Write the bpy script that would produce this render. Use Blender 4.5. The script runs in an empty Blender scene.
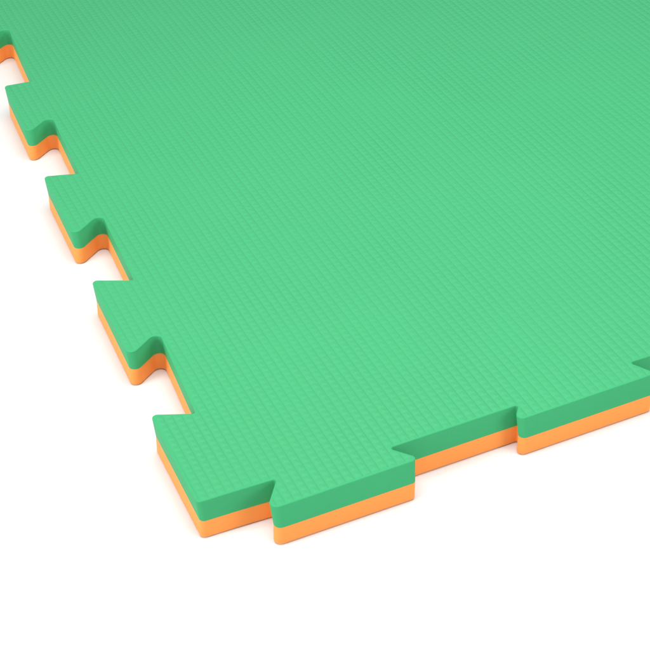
import bpy, math
from mathutils import Vector

# ---------------------------------------------------------------- camera, world, lights
S = 0.125                       # metres per jigsaw pitch (the mat is about 1 m square)
H = 0.1820 * S                  # mat thickness
HB = 0.0954 * S                 # thickness of the green layer
sc = bpy.context.scene
COL = sc.collection

cam_d = bpy.data.cameras.new("camera")
cam = bpy.data.objects.new("camera", cam_d)
COL.objects.link(cam)
cam.rotation_euler = (0.91173, 0.10439, -0.35697)
cam.location = (-0.71365 * S, -4.54854 * S, 4.27534 * S + H)
cam_d.sensor_width = 36.0
cam_d.lens = 36.0 * 1682.28 / 650.0
cam_d.clip_start = 0.01
cam_d.clip_end = 200.0
sc.camera = cam

world = bpy.data.worlds.new("World")
sc.world = world
world.use_nodes = True
bg = world.node_tree.nodes["Background"]
bg.inputs["Color"].default_value = (0.985, 0.99, 1.0, 1)
bg.inputs["Strength"].default_value = 0.48


def area(name, loc, target, size, power, color=(1, 1, 1), size_y=None):
    d = bpy.data.lights.new(name, 'AREA')
    d.shape = 'RECTANGLE'
    d.size = size
    d.size_y = size_y or size
    d.energy = power
    d.color = color
    o = bpy.data.objects.new(name, d)
    COL.objects.link(o)
    o.location = loc
    o.rotation_euler = (Vector(target) - Vector(loc)).to_track_quat('-Z', 'Y').to_euler()
    return o


area("softbox_overhead", (0.15, 0.03, 1.0), (0.18, 0.05, 0), 0.8, 12.0)
area("softbox_side", (-1.9, 0.0, 0.8), (0.1, 0.0, 0), 1.0, 31)
area("softbox_front", (1.8, -2.1, 1.25), (0.2, 0.1, 0), 1.2, 34)

sc.view_settings.view_transform = 'Standard'
sc.view_settings.look = 'None'
sc.view_settings.exposure = 0.0
sc.view_settings.gamma = 1.0


# ---------------------------------------------------------------- materials
def new_mat(name):
    m = bpy.data.materials.new(name)
    m.use_nodes = True
    nt = m.node_tree
    return m, nt, nt.nodes["Principled BSDF"]


def math_node(nt, op, a, b=None):
    n = nt.nodes.new("ShaderNodeMath")
    n.operation = op
    for i, v in enumerate((a, b)):
        if v is None:
            continue
        if isinstance(v, (int, float)):
            n.inputs[i].default_value = v
        else:
            nt.links.new(v, n.inputs[i])
    return n.outputs[0]


CELL = 0.0345 * S               # pitch of the embossed grid


def foam(name, color, embossed):
    m, nt, p = new_mat(name)
    p.inputs["Roughness"].default_value = 0.5
    p.inputs["Specular IOR Level"].default_value = 0.06
    tc = nt.nodes.new("ShaderNodeTexCoord")
    # slight colour mottling of the foam
    nz = nt.nodes.new("ShaderNodeTexNoise")
    nz.inputs["Scale"].default_value = 9.0
    nz.inputs["Detail"].default_value = 4.0
    nt.links.new(tc.outputs["Object"], nz.inputs["Vector"])
    ramp = nt.nodes.new("ShaderNodeMixRGB")
    ramp.inputs[1].default_value = (*[c * 0.965 for c in color], 1)
    ramp.inputs[2].default_value = (*[min(1, c * 1.03) for c in color], 1)
    nt.links.new(nz.outputs["Fac"], ramp.inputs[0])
    nt.links.new(ramp.outputs[0], p.inputs["Base Color"])
    # closed-cell grain
    gr = nt.nodes.new("ShaderNodeTexNoise")
    gr.inputs["Scale"].default_value = 1400.0
    gr.inputs["Detail"].default_value = 2.0
    nt.links.new(tc.outputs["Object"], gr.inputs["Vector"])
    b1 = nt.nodes.new("ShaderNodeBump")
    b1.inputs["Strength"].default_value = 0.25
    b1.inputs["Distance"].default_value = 0.0002
    nt.links.new(gr.outputs["Fac"], b1.inputs["Height"])
    last = b1.outputs[0]
    if embossed:
        sep = nt.nodes.new("ShaderNodeSeparateXYZ")
        nt.links.new(tc.outputs["Object"], sep.inputs[0])

        def tri(sock, off=0.0):     # distance from the groove centre, 0..0.5 of a cell
            f = math_node(nt, 'FRACT', math_node(nt, 'ADD', math_node(nt, 'DIVIDE', sock, CELL), 100.0 + off))
            return math_node(nt, 'SUBTRACT', 0.5, math_node(nt, 'ABSOLUTE', math_node(nt, 'SUBTRACT', f, 0.5)))
        # the emboss runs about three degrees off the cut edge
        u = math_node(nt, 'ADD', sep.outputs[0], math_node(nt, 'MULTIPLY', sep.outputs[1], 0.055))
        v = math_node(nt, 'SUBTRACT', sep.outputs[1], math_node(nt, 'MULTIPLY', sep.outputs[0], 0.055))
        tx, ty = tri(u, 0.38), tri(v, 0.3)

        def groove(t, w):           # -exp(-(t/w)^2)
            q = math_node(nt, 'DIVIDE', t, w)
            return math_node(nt, 'POWER', 2.718, math_node(nt, 'MULTIPLY', math_node(nt, 'MULTIPLY', q, q), -1.0))
        g1 = math_node(nt, 'MULTIPLY', groove(tx, 0.12), 1.15)
        g2 = math_node(nt, 'MULTIPLY', groove(ty, 0.12), 0.27)
        # rounded pimple in each cell
        fx = math_node(nt, 'FRACT', math_node(nt, 'ADD', math_node(nt, 'DIVIDE', u, CELL), 100.38))
        dx = math_node(nt, 'MULTIPLY', math_node(nt, 'SUBTRACT', fx, 0.48), 1.35)
        dy = math_node(nt, 'SUBTRACT', 0.5, ty)
        rr = math_node(nt, 'SQRT', math_node(nt, 'ADD', math_node(nt, 'MULTIPLY', dx, dx), math_node(nt, 'MULTIPLY', dy, dy)))
        pim = math_node(nt, 'MULTIPLY', groove(rr, 0.27), 0.9)
        h = math_node(nt, 'SUBTRACT', pim, math_node(nt, 'ADD', g1, g2))
        # only the pressed upper face carries the pattern, not the cut sides
        at = nt.nodes.new("ShaderNodeAttribute")
        at.attribute_name = "emboss"
        mask = at.outputs["Fac"]
        # the pressed skin has a slight sheen, the cut sides are matt
        nt.links.new(math_node(nt, 'ADD', math_node(nt, 'MULTIPLY', mask, 0.15), 0.05), p.inputs["Specular IOR Level"])
        # the press was not perfectly even: depth drifts from place to place
        dn = nt.nodes.new("ShaderNodeTexNoise")
        dn.inputs["Scale"].default_value = 22.0
        dn.inputs["Detail"].default_value = 3.0
        nt.links.new(tc.outputs["Object"], dn.inputs["Vector"])
        depth = math_node(nt, 'MULTIPLY', mask, math_node(nt, 'ADD', math_node(nt, 'MULTIPLY', dn.outputs["Fac"], 0.4), 0.17))
        b2 = nt.nodes.new("ShaderNodeBump")
        b2.inputs["Distance"].default_value = 0.0006
        nt.links.new(depth, b2.inputs["Strength"])
        nt.links.new(h, b2.inputs["Height"])
        nt.links.new(last, b2.inputs["Normal"])
        last = b2.outputs[0]
    nt.links.new(last, p.inputs["Normal"])
    return m


M_GREEN = foam("green_foam", (0.050, 0.355, 0.146), True)
M_ORANGE = foam("orange_foam", (0.90, 0.315, 0.077), False)

M_FLOOR, nt, p = new_mat("white_floor")
p.inputs["Base Color"].default_value = (0.70, 0.70, 0.698, 1)
p.inputs["Roughness"].default_value = 0.6
tc = nt.nodes.new("ShaderNodeTexCoord")
nz = nt.nodes.new("ShaderNodeTexNoise")
nz.inputs["Scale"].default_value = 300.0
nt.links.new(tc.outputs["Object"], nz.inputs["Vector"])
b = nt.nodes.new("ShaderNodeBump")
b.inputs["Strength"].default_value = 0.05
b.inputs["Distance"].default_value = 0.0005
nt.links.new(nz.outputs["Fac"], b.inputs["Height"])
nt.links.new(b.outputs[0], p.inputs["Normal"])

# ---------------------------------------------------------------- setting
me = bpy.data.meshes.new("floor")
me.from_pydata([(-12, -12, 0), (12, -12, 0), (12, 12, 0), (-12, 12, 0)], [], [(0, 1, 2, 3)])
me.materials.append(M_FLOOR)
floor = bpy.data.objects.new("floor", me)
COL.objects.link(floor)
floor["kind"] = "structure"

# ---------------------------------------------------------------- outline of the mat (in pitches)
N = 8
D, DL = 0.118, 0.160            # depth of the front teeth and of the left teeth
NK, TW = 0.205, 0.298           # half width of a tooth at its neck and at its tip
YL, XF = 0.303, 0.533           # first tooth centres along the left and the front edge
RC, RS, RM, RL = 0.009, 0.017, 0.018, 0.030    # fillets: crisp, medium, soft

corners = []                    # x, y, fillet, neck role, shift of the cut at the lower layer
MEAS = {                        # corners measured one by one
    ('L', 0, 'of'): (-.019, .597), ('L', 0, 'if'): (.148, .518),
    ('L', 1, 'of'): (-.009, 1.608), ('L', 1, 'if'): (.164, 1.514), ('L', 1, 'on'): (.000, .992), ('L', 1, 'in'): (.162, 1.113),
    ('L', 2, 'of'): (-.008, 2.572), ('L', 2, 'if'): (.156, 2.509), ('L', 2, 'on'): (.000, 1.985), ('L', 2, 'in'): (.166, 2.116),
    ('L', 3, 'of'): (.003, 3.573), ('L', 3, 'if'): (.150, 3.545), ('L', 3, 'on'): (.004, 3.012), ('L', 3, 'in'): (.161, 3.135),
    ('L', 4, 'on'): (.000, 4.125), ('L', 4, 'in'): (.163, 4.250),
    ('F', 0, 'il'): (.3148, .014), ('F', 0, 'ol'): (.2226, -.1334), ('F', 0, 'or'): (.8450, -.1282), ('F', 0, 'ir'): (.7553, -.0207),
    ('F', 1, 'il'): (1.3009, -.0186), ('F', 1, 'ol'): (1.2413, -.1007), ('F', 1, 'or'): (1.8560, -.0962), ('F', 1, 'ir'): (1.795, .0095),
}
LOW = {('F', 0, 'ol'): (0, -.014), ('F', 0, 'or'): (-.022, -.018), ('F', 1, 'or'): (-.006, -.009)}


def add(x, y, r, role=None, key=None):
    x, y = MEAS.get(key, (x, y))
    low = LOW.get(key, (0, -.009) if key and key[0] == 'F' else (0, 0))
    corners.append((x, y, r, role, low))


# front edge, left to right
add(0.001, 0.024, 0.022)
corners[-1] = corners[-1][:4] + ((0, -.006),)
add(DL, 0.020, 0.0, 'out')      # neck of the corner tab
corners[-1] = corners[-1][:4] + ((0, -.007),)
for k in range(N):
    c = XF + k
    add(c - NK, 0, RC, 'in', ('F', k, 'il'))
    add(c - TW, -D, RL, None, ('F', k, 'ol'))
    add(c + TW, -D, RS, None, ('F', k, 'or'))
    add(c + NK, 0, RC, 'out', ('F', k, 'ir'))
# right edge, near to far: the left edge moved over by the width of the mat
add(N, 0, RM)
for k in range(N):
    c = YL + k
    add(N, c + TW, RM, 'in')
    add(N + DL, c + NK, RM)
    if k < N - 1:
        add(N + DL, c + 1 - NK, RL)
        add(N, c + 1 - TW, RL, 'out')
add(N + DL, N, RM)
add(N, N, 0.0, 'out')
# back edge, right to left: the front edge moved over
for k in reversed(range(N)):
    c = XF + k
    add(c + NK, N, RM)
    add(c + TW, N - D, RM)
    add(c - TW, N - D, RM)
    add(c - NK, N, RM)
add(DL, N, RM)
# left edge, far to near
for k in reversed(range(1, N)):
    c = YL + k
    add(DL, c + NK, RC, 'in', ('L', k, 'if'))
    add(0, c + TW, RM, None, ('L', k, 'of'))
    add(0, c - TW, RL, None, ('L', k, 'on'))
    add(DL, c - NK, RL, 'out', ('L', k, 'in'))
add(DL, YL + NK, RC, 'in', ('L', 0, 'if'))
add(0, YL + TW, RM, None, ('L', 0, 'of'))

SEG = 10


def trace(low):
    """The filleted outline at the upper face (low 0) or at the lower layer (low 1)."""
    out, marks = [], {}
    cs = [Vector((c[0] + c[4][0] * low, c[1] + c[4][1] * low)) for c in corners]
    n = len(cs)
    for i, P in enumerate(cs):
        r, role = corners[i][2:4]
        A, B = cs[i - 1] - P, cs[(i + 1) % n] - P
        la, lb = A.length, B.length
        A.normalize()
        B.normalize()
        first = len(out)
        if r <= 0:
            out.append(P)
        else:
            ang = A.angle(B)
            t = min(r / math.tan(ang / 2), 0.47 * la, 0.47 * lb)
            rr = t * math.tan(ang / 2)
            C = P + (A + B).normalized() * (rr / math.sin(ang / 2))
            p0, p1 = P + A * t, P + B * t
            a0 = math.atan2(p0.y - C.y, p0.x - C.x)
            a1 = math.atan2(p1.y - C.y, p1.x - C.x)
            da = (a1 - a0 + math.pi) % (2 * math.pi) - math.pi
            for s in range(SEG + 1):
                a = a0 + da * s / SEG
                out.append(Vector((C.x + rr * math.cos(a), C.y + rr * math.sin(a))))
        if role == 'in':
            marks.setdefault('in', []).append(len(out) - 1)
        elif role == 'out':
            marks.setdefault('out', []).append(first)
    return out, marks


pts, marks = trace(0)
low_pts = trace(1)[0]

# rotate the list so that it does not start inside the corner tab
start = max(marks['in'])
pts = pts[start:] + pts[:start]
low_pts = low_pts[start:] + low_pts[:start]
M = len(pts)
ins = sorted((i - start) % M for i in marks['in'])
outs = sorted((i - start) % M for i in marks['out'])
tabs = [(a, min(o for o in outs if o > a)) for a in ins]

# inward normals for the rounded rims
nrm = []
for i in range(M):
    a = (pts[i] - pts[i - 1]).normalized()
    b = (pts[(i + 1) % M] - pts[i]).normalized()
    na, nb = Vector((-a.y, a.x)), Vector((-b.y, b.x))
    v = na + nb
    v.normalize()
    nrm.append(v / max(0.5, v.dot(na)))


def build(name, rings, mat, parent, idx, closed):
    """A closed slab over the outline points idx; walls are left out along the neck when not closed."""
    verts, faces = [], []
    L = len(idx)
    for z, ins_ in rings:
        low = min(1.0, (H - z) / HB)
        for i in idx:
            q = pts[i].lerp(low_pts[i], low) + nrm[i] * ins_
            q.x -= 0.010 * max(0.0, H - HB - z) / (H - HB)     # the cut leans a little in the lower layer
            verts.append((q.x * S, q.y * S, z))
    R = len(rings)
    for r in range(R - 1):
        for j in range(L):
            j2 = (j + 1) % L
            if (idx[j], idx[j2]) in closed:
                continue
            faces.append((r * L + j, r * L + j2, (r + 1) * L + j2, (r + 1) * L + j))
    nw = len(faces)
    faces.append(tuple(reversed(range(L))))
    faces.append(tuple((R - 1) * L + j for j in range(L)))
    m = bpy.data.meshes.new(name)
    m.from_pydata(verts, [], faces)
    m.update()
    for k, f in enumerate(m.polygons):
        f.use_smooth = k < nw
    att = m.attributes.new("emboss", 'FLOAT', 'POINT')
    for j in range(L):              # the pattern stops just short of the rim
        att.data[(R - 1) * L + j].value = 1.0
    m.set_sharp_from_angle(angle=math.radians(40))
    m.materials.append(mat)
    o = bpy.data.objects.new(name, m)
    COL.objects.link(o)
    o.parent = parent
    return o


def layer(name, rings, mat, root):
    idx, closed = [], set()
    i = 0
    starts = dict(tabs)
    while i < M:
        idx.append(i)
        if i in starts:
            closed.add((i, starts[i]))
            i = starts[i]
        else:
            i += 1
    # the list may end exactly on a tab that wraps to the start
    body = build(name, rings, mat, root, idx, closed)
    for a, o in tabs:
        build("interlocking_tab", rings, mat, body, list(range(a, o + 1)), {(o, a)})
    return body


root = bpy.data.objects.new("foam_mat", None)
COL.objects.link(root)
root["label"] = "green jigsaw foam floor mat with an orange underside lying on a white floor"
root["category"] = "foam mat"

tr, br = 0.004, 0.007           # rounding of the upper and lower rim, in pitches
zm = H - HB
green = [(zm, 0.0)]
green += [(H - tr * S * (1 - math.sin(a)), tr * (1 - math.cos(a))) for a in (math.radians(d) for d in (0, 22.5, 45, 67.5, 90))]
green.append((H, tr + 0.009))
orange = [(0.0003 + br * S * (1 - math.cos(a)), br * (1 - math.sin(a))) for a in (math.radians(d) for d in (10, 30, 50, 70, 90))]
orange += [(zm - 0.00004, 0.0)]
layer("top_layer", green, M_GREEN, root)
layer("bottom_layer", orange, M_ORANGE, root)
